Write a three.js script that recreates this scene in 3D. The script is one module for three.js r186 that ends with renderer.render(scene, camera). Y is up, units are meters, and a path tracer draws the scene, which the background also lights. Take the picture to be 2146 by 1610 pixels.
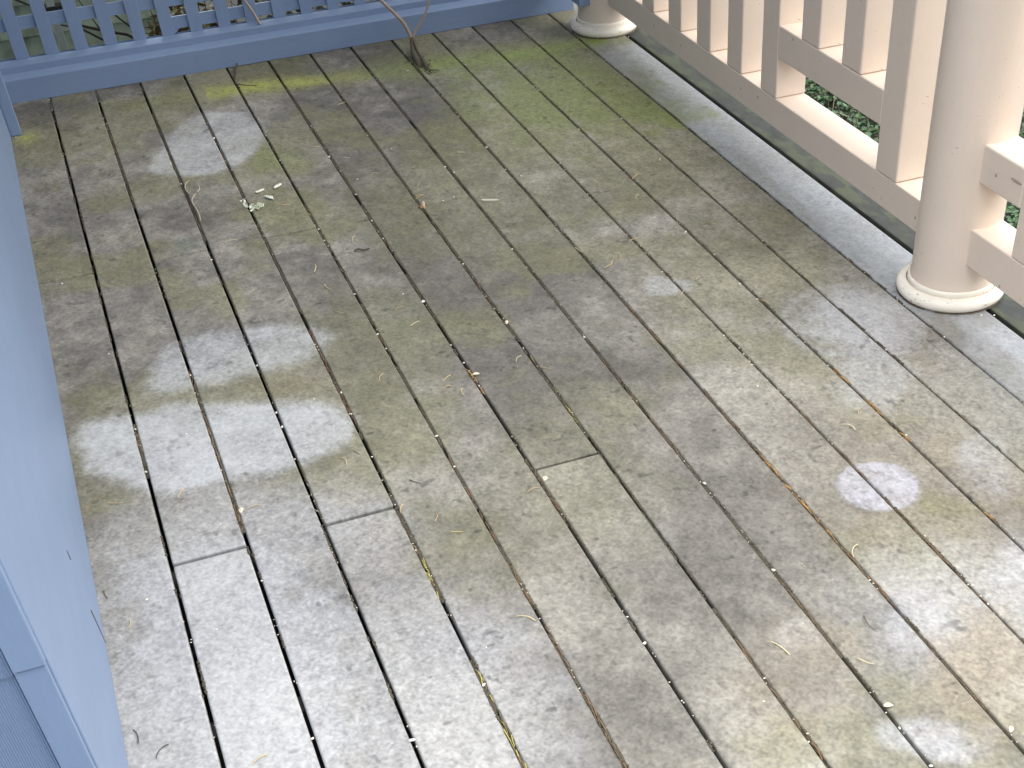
import * as THREE from 'three';
import { RoundedBoxGeometry } from 'three/addons/geometries/RoundedBoxGeometry.js';
import { mergeGeometries } from 'three/addons/utils/BufferGeometryUtils.js';

// ---------------------------------------------------------------- camera, sky, sun, exposure
const scene = new THREE.Scene();
const W = 1024, H = 768, D2R = Math.PI / 180;
const FPX = 2691.07 / 2146 * W;                                   // focal length in pixels
const camera = new THREE.PerspectiveCamera(2 * Math.atan(H / 2 / FPX) / D2R, W / H, 0.05, 200);
camera.position.set(0.2477, 1.4842, 4.7409);
camera.rotation.set(-44.089 * D2R, -20.5987 * D2R, -2.7671 * D2R, 'YXZ');
camera.setViewOffset(W, H, -(1294.77 - 1073) / 2146 * W, -(1430.8 - 805) / 1610 * H, W, H);   // the photograph is a crop: the lens axis lies low and right
camera.updateProjectionMatrix();

const renderer = new THREE.WebGLRenderer({ antialias: true });
renderer.setSize(W, H);
renderer.toneMapping = THREE.LinearToneMapping;
renderer.toneMappingExposure = 1.74;
renderer.shadowMap.enabled = true;

const SKYW = 256, SKYH = 128, SKY_LEVEL = 2.45;
{                                                                  // overcast sky: brighter towards the zenith, softly clouded
  const d = new Float32Array(SKYW * SKYH * 4);
  for (let j = 0; j < SKYH; j++) for (let i = 0; i < SKYW; i++) {
    const el = ((j + .5) / SKYH - .5) * Math.PI, az = i / SKYW * 2 * Math.PI;
    const up = Math.max(0, Math.sin(el));
    const cl = 1 + .07 * Math.sin(az * 3 + 2 * Math.sin(el * 5)) * Math.cos(el) + .05 * Math.sin(az * 7 + 1.3 + el * 9) * Math.cos(el);
    const l = el < 0 ? .3 : SKY_LEVEL * (1 + 1.6 * up) / 2.6 * 1.25 * cl;
    const o = (j * SKYW + i) * 4;
    d[o] = l * .95; d[o + 1] = l * .985; d[o + 2] = l * 1.04; d[o + 3] = 1;
  }
  const t = new THREE.DataTexture(d, SKYW, SKYH, THREE.RGBAFormat, THREE.FloatType);
  t.mapping = THREE.EquirectangularReflectionMapping; t.magFilter = THREE.LinearFilter; t.needsUpdate = true;
  scene.background = t; scene.environment = t;
}
const sun = new THREE.DirectionalLight(0xfff9f2, 0.75);
sun.position.set(8.5, 6.4, 3.6); sun.target.position.set(1, 0, 1.5);
sun.castShadow = true; sun.shadow.radius = 45; sun.shadow.mapSize.set(2048, 2048);
Object.assign(sun.shadow.camera, { left: -6, right: 6, top: 6, bottom: -6, near: .1, far: 30 });
sun.name = 'sun'; scene.add(sun); sun.target.name = 'sun_target'; scene.add(sun.target);

// ---------------------------------------------------------------- helpers
function rng(seed) { let s = seed >>> 0; return () => { s = (s + 0x6D2B79F5) | 0; let t = Math.imul(s ^ (s >>> 15), 1 | s); t = (t + Math.imul(t ^ (t >>> 7), 61 | t)) ^ t; return ((t ^ (t >>> 14)) >>> 0) / 4294967296; }; }
const R = rng(20417);
const TAB = new Float32Array(65536); { const r = rng(7); for (let i = 0; i < 65536; i++) TAB[i] = r(); }
const sm = (t) => t * t * (3 - 2 * t);
function vn(x, y) {                                                // value noise, 0..1
  const xi = Math.floor(x), yi = Math.floor(y), fx = sm(x - xi), fy = sm(y - yi);
  const a = TAB[((yi & 255) << 8) | (xi & 255)], b = TAB[((yi & 255) << 8) | ((xi + 1) & 255)];
  const c = TAB[(((yi + 1) & 255) << 8) | (xi & 255)], d = TAB[(((yi + 1) & 255) << 8) | ((xi + 1) & 255)];
  return a + (b - a) * fx + (c - a + (a - b - c + d) * fx) * fy;
}
function fbm(x, y, n) { let s = 0, a = .5, t = 0; for (let i = 0; i < n; i++) { s += a * vn(x, y); t += a; a *= .55; x = x * 2.03 + 17.3; y = y * 2.03 + 9.1; } return s / t; }
const cl01 = (t) => Math.min(1, Math.max(0, t));
const step = (a, b, t) => sm(cl01((t - a) / (b - a)));
const mix = (a, b, t) => a + (b - a) * t;
const toS = (l) => Math.round(255 * (l <= .0031308 ? 12.92 * Math.max(0, l) : 1.055 * Math.pow(Math.min(1, l), 1 / 2.4) - .055));
const mix3 = (c, d, t) => { c[0] += (d[0] - c[0]) * t; c[1] += (d[1] - c[1]) * t; c[2] += (d[2] - c[2]) * t; };
function tex(w, h, fn, srgb, wrap = THREE.RepeatWrapping) {
  const d = new Uint8Array(w * h * 4), c = [0, 0, 0];
  for (let j = 0; j < h; j++) for (let i = 0; i < w; i++) {
    fn(i, j, c); const o = (j * w + i) * 4;
    for (let k = 0; k < 3; k++) d[o + k] = srgb ? toS(c[k]) : Math.round(255 * cl01(c[k]));
    d[o + 3] = 255;
  }
  const t = new THREE.DataTexture(d, w, h); t.wrapS = t.wrapT = wrap; t.magFilter = THREE.LinearFilter; t.minFilter = THREE.LinearMipmapLinearFilter; t.generateMipmaps = true;
  if (srgb) t.colorSpace = THREE.SRGBColorSpace; t.needsUpdate = true; return t;
}
const used = {};
const NTH = ['', 'first', 'second', 'third', 'fourth', 'fifth', 'sixth', 'seventh', 'eighth', 'ninth', 'tenth', 'eleventh', 'twelfth', 'thirteenth', 'fourteenth', 'fifteenth', 'sixteenth'];
const numbered = (n) => { used[n] = (used[n] ?? -1) + 1; return used[n] ? n + '_' + String(used[n]).padStart(3, '0') : n; };
function shadow(o) { o.traverse((m) => { if (m.isMesh) { m.castShadow = true; m.receiveShadow = true; } }); return o; }
function thing(name, label, category, group, pos = [0, 0, 0], kind) {
  const o = new THREE.Group(); o.name = numbered(name); o.position.set(...pos); scene.add(o);
  o.userData = { label }; if (category) o.userData.category = category; if (group) o.userData.group = group; if (kind) o.userData.kind = kind;
  return o;
}
function part(parent, name, geo, mat, label) { const m = new THREE.Mesh(geo, mat); m.name = name; m.castShadow = m.receiveShadow = true; if (label) m.userData.label = label; parent.add(m); return m; }
function single(name, geo, mat, label, category, group, kind) {
  const m = new THREE.Mesh(geo, mat); m.name = numbered(name); m.castShadow = m.receiveShadow = true; m.userData = { label };
  if (category) m.userData.category = category; if (group) m.userData.group = group; if (kind) m.userData.kind = kind; scene.add(m); return m;
}
// box between two corners with rounded edges; uv in metres from position
function rbox(x0, y0, z0, x1, y1, z1, r = .003, seg = 2) {
  const w = x1 - x0, h = y1 - y0, d = z1 - z0;
  const g = new RoundedBoxGeometry(w, h, d, seg, Math.min(r, w / 2.01, h / 2.01, d / 2.01)); g.translate((x0 + x1) / 2, (y0 + y1) / 2, (z0 + z1) / 2);
  return metreUV(g);
}
function metreUV(g, off = [0, 0]) {                                // box mapping: the two axes across the face normal, long grain along v
  if (g.index) g = g.toNonIndexed();
  const p = g.attributes.position, n = g.attributes.normal, uv = new Float32Array(p.count * 2);
  g.computeBoundingBox(); const s = g.boundingBox.getSize(new THREE.Vector3());
  for (let i = 0; i < p.count; i += 3) {
    let ax = 0, ay = 0, az = 0; for (let k = 0; k < 3; k++) { ax += Math.abs(n.getX(i + k)); ay += Math.abs(n.getY(i + k)); az += Math.abs(n.getZ(i + k)); }
    for (let k = 0; k < 3; k++) {
      const x = p.getX(i + k), y = p.getY(i + k), z = p.getZ(i + k); let u, v, su, sv;
      if (ax >= ay && ax >= az) { u = z; v = y; su = s.z; sv = s.y; } else if (ay >= az) { u = x; v = z; su = s.x; sv = s.z; } else { u = x; v = y; su = s.x; sv = s.y; }
      if (su > sv) { const t = u; u = v; v = t; }
      uv[(i + k) * 2] = u + off[0]; uv[(i + k) * 2 + 1] = v + off[1];
    }
  }
  g.setAttribute('uv', new THREE.BufferAttribute(uv, 2)); return g;
}
function tube(pts, r, seg = 10, rad = 5, taper = 1) {
  const c = new THREE.CatmullRomCurve3(pts.map((p) => new THREE.Vector3(...p)));
  const g = new THREE.TubeGeometry(c, seg, r, rad, false);
  if (taper !== 1) { const p = g.attributes.position, ctr = c.getSpacedPoints(seg); for (let i = 0; i <= seg; i++) { const k = mix(1, taper, i / seg); for (let j = 0; j <= rad; j++) { const q = i * (rad + 1) + j; p.setXYZ(q, mix(ctr[i].x, p.getX(q), k), mix(ctr[i].y, p.getY(q), k), mix(ctr[i].z, p.getZ(q), k)); } } }
  return g;
}
function extrudeZ(shape, depth, bevel = 0) { return new THREE.ExtrudeGeometry(shape, { depth, bevelEnabled: bevel > 0, bevelThickness: bevel, bevelSize: bevel, bevelOffset: -bevel, bevelSegments: 1, curveSegments: 8 }); }

// ---------------------------------------------------------------- deck measures (metres; x across the boards, z along them, z = 0 at the fence)
const P = .145, OFF = [0, .007, .009, .012, .011, .002, -.016, -.02, -.034, -.02, .003, .016, .015, .014];
const gapX = (k) => (k + (OFF[k] || 0)) * P;
const GAPW = [0, .0072, .0068, .007, .0068, .0062, .0064, .0062, .0072, .006, .006, .0056, .0054, .005];
const EDGE = 2.041, ZB = -.2, ZN = 5.3, J1 = 1.362, J2 = 2.668, J3 = 3.974;
const JOINTS = { 1: [J1, J3], 2: [J2], 3: [J1, J3], 4: [J2], 5: [J1, J3], 6: [J3], 7: [J2], 8: [J1, J3], 9: [4.62], 10: [J3], 11: [4.62], 12: [J3], 13: [4.62], 14: [J3] };

// ---------------------------------------------------------------- deck colour: weathered composite boards with algae, moss, clean rings of old pots and grime
const TX0 = -.01, TXW = 2.07, TZ0 = -.2, TZW = 4.2, TW = 1180, TH = 2048;
// blobs: centre x,z and two half-axis vectors
const OLIVE = [
  [[.67, .83, .064, .033, -.028, .141], .95], [[.57, .92, .113, .058, -.009, .048], .6], [[.66, 1.21, .131, .067, -.029, .138], .85], [[1.11, 1.4, .328, .168, -.101, .323], .55],
  [[1.68, 1.34, .28, .146, -.122, .282], .6], [[.72, 2.04, .171, .084, -.069, .258], .5], [[.63, 2.39, .138, .066, -.062, .233], .6], [[.48, 2.11, .068, .033, -.013, .061], .6],
  [[.44, 2.51, .079, .038, -.016, .074], .55], [[1.63, 2.75, .081, .039, -.048, .081], .6], [[1.54, 3.14, .065, .03, -.029, .045], .7], [[1.73, 2.86, .088, .042, -.06, .092], .55],
  [[1.49, 3.16, .072, .034, -.032, .05], .45], [[1.63, 2.07, .189, .095, -.136, .274], .5], [[.23, 1.19, .059, .03, -.004, .03], .3], [[.66, 2.82, .115, .054, -.04, .127], .4],
  [[1.95, .98, .079, .042, -.066, .145], .65], [[.1, 2.02, .078, .037, -.008, .072], .6], [[.07, 2.41, .053, .025, -.006, .05], .7], [[.33, .3, .18, .095, -.015, .125], .35],
  [[1.35, 3.18, .102, .048, -.043, .073], .3], [[.58, 3.3, .106, .048, -.028, .083], .2], [[.98, 3.54, .082, .037, -.024, .046], .5], [[1.2, 1.41, .07, .036, -.059, .176], .4],
  [[1.75, .75, .2, .06, -.1, .3], .6], [[1.5, 1.0, .25, .1, -.1, .3], .45], [[1.45, .33, .25, .05, -.03, .14], .55], [[.05, .3, .045, .01, 0, .07], .45], [[1.86, 1.85, .08, .03, -.08, .25], .45], [[1.7, .34, .26, .13, -.04, .12], .85], [[1.82, .85, .11, .05, -.12, .38], .75], [[1.3, 1.1, .2, .1, -.15, .4], .5], [[.95, 2.7, .15, .06, -.1, .3], .35]];
const TAN = [[[1.14, 3.35, .103, .047, -.041, .074], .55], [[1.35, 3.53, .1, .05, -.085, .13], .9], [[1.61, 2.96, .06, .028, -.064, .1], .7], [[1.02, 3.45, .1, .04, -.04, .08], .3], [[.5, 2.12, .1, .04, -.02, .07], .35], [[1.6, 3.05, .28, .13, -.15, .3], .3], [[1.78, 2.75, .1, .05, -.08, .2], .3]];
const DARK = [
  [[1.2, .8, .144, .076, -.099, .334], .95], [[.99, 2.36, .124, .06, -.075, .207], .7], [[1.05, 2.75, .121, .058, -.078, .184], .4], [[.87, .58, .121, .064, -.035, .157], .4], [[.93, .83, .155, .081, -.053, .216], .3],
  [[.99, 1.92, .126, .062, -.068, .209], .5], [[.16, .99, .109, .056, -.029, .29], .45], [[.23, 1.62, .129, .064, -.03, .224], .4], [[1.12, 3.0, .14, .065, -.12, .3], .6], [[.77, 3.36, .106, .048, -.038, .091], .35],
  [[.56, 1.53, .133, .067, -.021, .106], .3], [[.15, .1, .11, .03, -.008, .09], .7], [[1.45, 1.55, .139, .071, -.045, .113], .45], [[1.15, 2.95, .1, .04, -.06, .15], .3], [[.45, .5, .06, .02, -.01, .1], .5], [[.6, 1.15, .1, .03, -.02, .06], .5], [[.95, 1.9, .4, .18, -.2, .7], .42], [[.9, .7, .4, .2, -.1, .25], .4], [[1.1, 3.0, .25, .1, -.15, .35], .35], [[.75, 3.45, .12, .05, -.05, .1], .35]];
const PALE = [
  [[1.73, 2.46, .126, .062, -.077, .133], .6], [[1.67, 2.62, .056, .027, -.061, .104], .5], [[1.54, 3.32, .054, .025, -.055, .079], .7], [[1.7, 3, .059, .028, -.057, .085], .6], [[1.35, 3.38, .096, .045, -.055, .085], .6],
  [[.15, 2.98, .113, .052, -.028, .17], .55], [[.31, 3.11, .088, .04, -.031, .136], .6], [[.07, 2.87, .062, .028, -.025, .193], .35], [[1.2, 3.62, .075, .034, -.028, .044], .6], [[.12, 2.52, .086, .04, -.015, .111], .25],
  [[1.43, 2.08, .052, .026, -.015, .033], .5], [[.3, 2.39, .117, .056, -.012, .069], .25], [[1.1, 3.32, .044, .02, -.023, .043], .4], [[1.97, 2.65, .057, .028, -.048, .07], .5], [[.35, 2.75, .25, .08, -.05, .18], .3], [[1.85, 2.7, .1, .04, -.06, .12], .3],
  [[.2, 3.3, .2, .05, -.04, .25], .7], [[.2, 2.95, .22, .1, -.05, .45], .75], [[.5, 3.2, .2, .09, -.05, .3], .5], [[1.5, 3.45, .3, .14, -.1, .2], .45], [[1.85, 2.85, .2, .08, -.1, .25], .4], [[.3, 2.62, .24, .09, -.05, .16], .45], [[.15, 3.1, .3, .1, -.06, .5], .6], [[1.75, 2.45, .13, .065, -.085, .15], .75], [[1.66, 2.66, .08, .04, -.06, .13], .55], [[1.72, 3.02, .08, .035, -.07, .11], .5]];
const POTS = [                                                      // clean patches left where pots stood, with an outline of their own
  [[[.369, .78], [.434, .589], [.512, .45], [.605, .384], [.687, .427], [.722, .56], [.708, .691], [.646, .8], [.595, .851], [.522, .874], [.456, .858]], .5, .02],
  [[[.195, 1.996], [.253, 1.847], [.341, 1.816], [.472, 1.838], [.566, 1.879], [.618, 1.952], [.576, 2.011], [.498, 2.037], [.434, 2.033], [.338, 2.028], [.286, 2.018]], .55, .035],
  [[[.034, 2.106], [.137, 2.125], [.212, 2.098], [.348, 2.149], [.462, 2.208], [.547, 2.274], [.575, 2.345], [.547, 2.402], [.485, 2.43], [.414, 2.435], [.323, 2.42], [.227, 2.43], [.161, 2.42], [.037, 2.25]], .68, .028]];
const POTR = .045; for (const p of POTS) { const n = p[0].length, cx = p[0].reduce((a, q) => a + q[0], 0) / n, cz = p[0].reduce((a, q) => a + q[1], 0) / n; for (const q of p[0]) { const l = Math.hypot(q[0] - cx, q[1] - cz), k = Math.max(.3, (l - POTR) / l); q[0] = cx + (q[0] - cx) * k; q[1] = cz + (q[1] - cz) * k; } }   // drawn inwards, then grown again with round corners
function blob(b, x, z) { const dx = x - b[0], dz = z - b[1], det = b[2] * b[5] - b[3] * b[4], u = (dx * b[5] - dz * b[4]) / det, v = (dz * b[2] - dx * b[3]) / det; return Math.sqrt(u * u + v * v); }
function polyD(pts, x, z) {                                         // signed distance, positive inside
  let d = 9, inside = false;
  for (let i = 0, j = pts.length - 1; i < pts.length; j = i++) {
    const [ax, az] = pts[j], [bx, bz] = pts[i], ex = bx - ax, ez = bz - az, t = cl01(((x - ax) * ex + (z - az) * ez) / (ex * ex + ez * ez));
    d = Math.min(d, Math.hypot(x - ax - t * ex, z - az - t * ez));
    if ((az > z) !== (bz > z) && x < ax + (z - az) / (bz - az) * ex) inside = !inside;
  }
  return inside ? d : -d;
}
const boardOf = (x) => { for (let k = 1; k <= 13; k++) if (x < gapX(k)) return k; return 14; };
const pieceOf = (b, z) => JOINTS[b].filter((j) => j < z).length;
const TONE = {}; { const r = rng(99); for (let b = 1; b <= 14; b++) for (let p = 0; p < 3; p++) TONE[b + '_' + p] = [(r() - .5) * .16, (r() - .5) * .05]; }
TONE['1_1'][0] = -.03; TONE['2_1'][0] = .1; TONE['4_1'][0] = .02; TONE['7_0'][0] = -.08; TONE['7_1'][0] = .03; TONE['2_0'][0] = 0; TONE['8_0'][0] = -.05; TONE['8_1'][0] = -.06;
const BW = new Float32Array(TW); for (let i = 0; i < TW; i++) BW[i] = boardOf(TX0 + (i + .5) / TW * TXW);
const deckTex = tex(TW, TH, (i, j, c) => {
  const x = TX0 + (i + .5) / TW * TXW, z = TZ0 + (j + .5) / TH * TZW;
  const b = BW[i], pc = pieceOf(b, z), tone = TONE[b + '_' + pc];
  const bx = x + b * 3.7, bz = z + pc * 5.3;                         // each board has its own grain
  const wx = (fbm(x * 9, z * 9, 3) - .5) * .11, wz = (fbm(x * 9 + 40, z * 9 + 11, 3) - .5) * .11;
  const big = fbm(x * 4.2 + 3, z * 4.2 + 8, 4), med = fbm(bx * 17, bz * 15, 4), fine = fbm(bx * 75, bz * 60, 3);
  // grey board
  const mid = fbm(bx * 42 + 5, bz * 34, 3);
  const farK = step(2.6, 1.4, z);
  let v = .42 + (big - .5) * .9 + (med - .5) * mix(.5, .8, farK) + (mid - .5) * mix(.2, .45, farK) + tone[0] * 2.1;
  c[0] = mix(.1, .345, cl01(v)); c[1] = mix(.088, .314, cl01(v)); c[2] = mix(.071, .256, cl01(v));
  let dk = 0, ol = 0, pa = 0, tn = 0;
  for (const [q, s] of DARK) { const d = blob(q, x + wx, z + wz); if (d < 1.5) dk = Math.max(dk, s * step(1.4, .4, d + (med - .5) * .9)); }
  for (const [q, s] of PALE) { const d = blob(q, x + wx, z + wz); if (d < 1.5) pa = Math.max(pa, s * step(1.35, .45, d + (med - .5) * .7)); }
  for (const [q, s] of OLIVE) { const d = blob(q, x + wx, z + wz); if (d < 1.6) ol = Math.max(ol, s * step(1.45, .45, d + (med - .5) * 1.0)); }
  for (const [q, s] of TAN) { const d = blob(q, x + wx, z + wz); if (d < 1.6) tn = Math.max(tn, s * step(1.4, .3, d + (med - .5) * 1.0)); }
  ol = Math.max(ol, mix(.72, .5, step(1.2, 2.6, z)) * (1 - .85 * step(1.3, .7, blob([.2, 3.1, .45, .12, -.12, .75], x, z))) * step(.44, .64, fbm(x * 4.4 + 31, z * 4.4 + 12, 4)));
  mix3(c, [.092, .08, .066], dk * .95);
  mix3(c, [.17, .16, .065], ol * (.7 + .5 * (mid - .4)));
  mix3(c, [.47, .465, .468], pa * .8);
  mix3(c, [.25, .2, .125], tn * .75);
  // outermost board: silvered by rain from the open side
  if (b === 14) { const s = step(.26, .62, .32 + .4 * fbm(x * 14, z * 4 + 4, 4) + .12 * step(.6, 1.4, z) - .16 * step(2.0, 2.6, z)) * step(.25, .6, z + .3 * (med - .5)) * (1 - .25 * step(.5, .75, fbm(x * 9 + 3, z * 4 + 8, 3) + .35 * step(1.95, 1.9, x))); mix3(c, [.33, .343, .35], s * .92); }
  // clean pot marks
  for (const [pts, s, soft] of POTS) {
    if (x < .01 || x > .8 || z < .3 || z > 2.5) break;
    const d = polyD(pts, x + wx * .22, z + wz * .22) + POTR;
    const k = step(-soft, soft, d + (mid - .5) * soft * .7) * s * (.8 + .5 * (med - .4) + .2 * (mid - .5)); if (k > 0) mix3(c, [.53, .53, .53], cl01(k));
  }
  { const d = Math.hypot(x - 1.46, (z - 3.01) * 1.0) + wx * .07; const k = step(.086, .0735, d + (mid - .5) * .012 + (med - .5) * .01); if (k > 0) mix3(c, [.42, .405, .43], k * (.66 + .5 * (mid - .5) + .4 * (fine - .5))); else if (d < .092) mix3(c, [.26, .24, .2], .35 * step(.092, .083, d)); }
  { const d = Math.hypot(x - 1.75, (z - 2.42)) + wx * .15; const k = Math.exp(-(((d - .165) / .012) ** 2)) * .35 * step(.4, .6, fbm(x * 8, z * 8 + 3, 2)); mix3(c, [.42, .41, .42], k * .7); }
  // bright moss in the strip where water drips along the fence
  { const zc = .19 + .15 * step(.3, 1.9, x) + .028 * (fbm(x * 5, 2, 2) - .5) * 2, wd = .045 + .03 * fbm(x * 7, 9, 2);
    let m = Math.exp(-(((z - zc) / wd) ** 2)) * (.55 + .8 * (fbm(x * 14, z * 14, 3) - .3));
    m *= x < .62 ? .25 * step(.1, .6, x) : x < 1.02 ? 1.1 : x < 1.3 ? .6 : 1.15; if (x > 1.96) m *= .4;
    mix3(c, x > 1.15 ? [.2, .245, .055] : [.34, .345, .075], cl01(m)); }
  { const m = Math.exp(-(((x - .055) / .03) ** 2 + ((z - .33) / .045) ** 2)) * (.5 + .6 * fine); mix3(c, [.33, .34, .08], cl01(m)); }
  { const d = blob([1.9, 1.1, .09, .04, -.03, .1], x + wx, z + wz), m = step(1.3, .3, d + (med - .5)) * (b === 14 ? .35 : .8); mix3(c, [.24, .26, .07], m); }
  { const d = blob([.4, 1.31, .04, .017, -.005, .035], x + wx, z + wz), m = step(1.4, .3, d) * .4; mix3(c, [.12, .15, .12], m); }
  for (const [q, w] of [[[1.62, .75, .3, .14, -.12, .35], .75], [[1.85, 1.05, .12, .06, -.08, .2], .65], [[.72, .86, .07, .035, -.03, .13], .5], [[1.35, .35, .3, .12, -.03, .1], .4]]) { const d = blob(q, x + wx * 1.5, z + wz * 1.5); if (d < 1.6) mix3(c, [.165, .188, .055], w * (b === 14 ? .4 : 1) * step(1.4, .4, d + (med - .5) * 1.0)); }
  // speckle of the composite, flecks, mildew spots
  const sp = vn(bx * 310, bz * 290) - .5, sp2 = vn(bx * 150 + 9, bz * 150) - .5;
  const sp3 = vn(bx * 210 + 3, bz * 190 + 4) - .5;
  let k = 1 + sp * .42 + sp2 * .34 + sp3 * .4 + (fine - .5) * .55;
  const fl = vn(bx * 200 + 50, bz * 200 + 31); if (fl > .9) k *= 1 + (fl - .9) * 5; 
  const ms = vn(bx * 95 + 7, bz * 95 + 77) * vn(bx * 30 + 3, bz * 26 + 5); if (ms > .56) k *= 1 - cl01((ms - .56) * 4) * .6;
  const sc = fbm(bx * 40, bz * 9 + 50, 2); if (sc > .7) k *= 1 - (sc - .7) * .5;
  k = 1 + (k - 1) * (b === 14 ? .5 : .85 - .45 * cl01((c[1] - .26) / .18));
  c[0] *= k; c[1] *= k; c[2] *= k;
}, true, THREE.MirroredRepeatWrapping);
deckTex.repeat.set(1, 1);
const grainTex = tex(512, 512, (i, j, c) => { const x = i / 512 * 64, y = j / 512 * 64; const v = .5 + (vn(x * 2, y * 2) - .5) * .6 + (fbm(x * .5, y * .5, 3) - .5) * .7; c[0] = c[1] = c[2] = v; }, false);
const grainRough = tex(256, 256, (i, j, c) => { const v = fbm(i / 256 * 32, j / 256 * 32, 3); c[0] = c[1] = c[2] = .72 + .25 * v; }, false);
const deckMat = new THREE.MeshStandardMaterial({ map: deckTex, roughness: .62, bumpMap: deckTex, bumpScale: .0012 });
const deckDark = new THREE.MeshStandardMaterial({ color: new THREE.Color().setRGB(.05, .045, .038), roughness: .95 });

function deckUV(g) {
  const p = g.attributes.position, uv = new Float32Array(p.count * 2);
  for (let i = 0; i < p.count; i++) { uv[i * 2] = (p.getX(i) - TX0) / TXW; uv[i * 2 + 1] = (p.getZ(i) - TZ0) / TZW; }
  g.setAttribute('uv', new THREE.BufferAttribute(uv, 2)); return g;
}
const deck = thing('deck_floor', 'weathered grey composite board deck with green algae stains between the blue wall and tan railing', null, null, [0, 0, 0], 'structure');
{
  const r = rng(5);
  for (let b = 1; b <= 14; b++) {
    const x0 = b === 1 ? -.012 : gapX(b - 1) + GAPW[b - 1] / 2, x1 = b === 14 ? EDGE : gapX(b) - GAPW[b] / 2;
    const cuts = [ZB, ...JOINTS[b], ZN];
    for (let p = 0; p < cuts.length - 1; p++) {
      const hw = (j) => (j === J1 ? .003 : .0042), za = cuts[p] + (p ? hw(cuts[p]) : 0), zb = cuts[p + 1] - hw(cuts[p + 1]), dy = (r() - .5) * .0022;
      const g = new RoundedBoxGeometry(x1 - x0, .025, zb - za, 3, .0042); g.translate((x0 + x1) / 2, -.0125 + dy, (za + zb) / 2);
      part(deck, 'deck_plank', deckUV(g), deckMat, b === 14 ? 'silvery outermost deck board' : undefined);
    }
  }
  // side board outside the black gap, under the railing, and the joists below
  const gm = tex(256, 512, (i, j, c) => { const x = i / 256, y = j / 512; const a = fbm(x * 10, y * 60, 4), m = fbm(x * 6 + 9, y * 22, 3); c[0] = .028 + .03 * (a - .5); c[1] = .03 + .03 * (a - .5); c[2] = .024 + .03 * (a - .5); mix3(c, [.062, .072, .032], step(.45, .7, m) * .7); const s = .85 + .3 * vn(i * .9, j * .9); c[0] *= s; c[1] *= s; c[2] *= s; }, true);  // algae greens over a base colour darkened to hold the railing shade
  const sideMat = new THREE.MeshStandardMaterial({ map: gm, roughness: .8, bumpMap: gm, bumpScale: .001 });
  const sg = rbox(2.0545, -.038, -.15, 2.2, -.001, 5.3, .004); const uv = sg.attributes.uv; for (let i = 0; i < uv.count; i++) { uv.setXY(i, uv.getX(i) / .3, uv.getY(i) / 2); }
  part(deck, 'edge_board', sg, sideMat, 'greenish edge board under the tan railing, its shade painted in');
  for (let z = .06; z < 5.3; z += .4353) part(deck, 'joist', rbox(-.02, -.21, z - .019, 2.2, -.0255, z + .019, .002, 1), deckDark);
  part(deck, 'rim_board', rbox(2.15, -.25, -.15, 2.19, -.0465, 5.3, .002, 1), deckDark);
}

// ---------------------------------------------------------------- paints
const blueTex = tex(512, 512, (i, j, c) => { const x = i / 512 * 32, y = j / 512 * 32; const k = 1 + (fbm(x * .5, y * .12, 3) - .5) * .1 + (vn(x * 6, y * .8) - .5) * .05 + (vn(i * .7, j * .7) - .5) * .03; const sp = vn(x * 3.3 + 8, y * 3.3 + 2) > .975 ? .8 : 1; c[0] = .195 * k * sp; c[1] = .262 * k * sp; c[2] = .385 * k * sp; }, true);
blueTex.repeat.set(1.6, 1.6);
const brushTex = tex(256, 256, (i, j, c) => { c[0] = c[1] = c[2] = .5 + (vn(i / 256 * 64, j / 256 * 8) - .5) * .5 + (vn(i * .5, j * .5) - .5) * .3; }, false); brushTex.repeat.set(5, 5);
const blueMat = new THREE.MeshStandardMaterial({ map: blueTex, roughness: .46, bumpMap: brushTex, bumpScale: .00022 });
const tanTex = tex(1024, 1024, (i, j, c) => { const x = i / 1024 * 32, y = j / 1024 * 32; const k = 1 + (fbm(x * .35, y * .3, 3) - .5) * .05 + (vn(x * 7, y * 1.2) - .5) * .02 + (vn(i * .45, j * .45) - .5) * .03; let s = 1; const q = vn(x * 4.1 + 8, y * 4.1 + 2) * .8 + vn(i * .21, j * .21) * .2; if (q > .93) s = .55; c[0] = .665 * k * s; c[1] = .545 * k * s; c[2] = .435 * k * s; }, true);
tanTex.repeat.set(1.3, 1.3);
const tanMat = new THREE.MeshStandardMaterial({ map: tanTex, roughness: .48, bumpMap: brushTex, bumpScale: .0002 });
// column bases carry grime specks and worn spots
const baseTex = tex(512, 256, (i, j, c) => { const x = i / 512 * 40, y = j / 256 * 20; const k = 1 + (fbm(x, y, 3) - .5) * .1; c[0] = .82 * k; c[1] = .74 * k; c[2] = .61 * k; const q = fbm(x * 1.6 + 3, y * 1.6 + 1, 4) + .07 * (y < 3.2 ? 1 : 0); mix3(c, [.16, .12, .08], step(.74, .8, q) * .8); const w = vn(x * 3, y * 3); if (w > .983) mix3(c, [.2, .16, .1], .7); }, true);
const baseMat = new THREE.MeshStandardMaterial({ map: baseTex, roughness: .42 });
const seamMat = new THREE.MeshStandardMaterial({ color: new THREE.Color().setRGB(.1, .075, .05), roughness: .9 });

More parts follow.
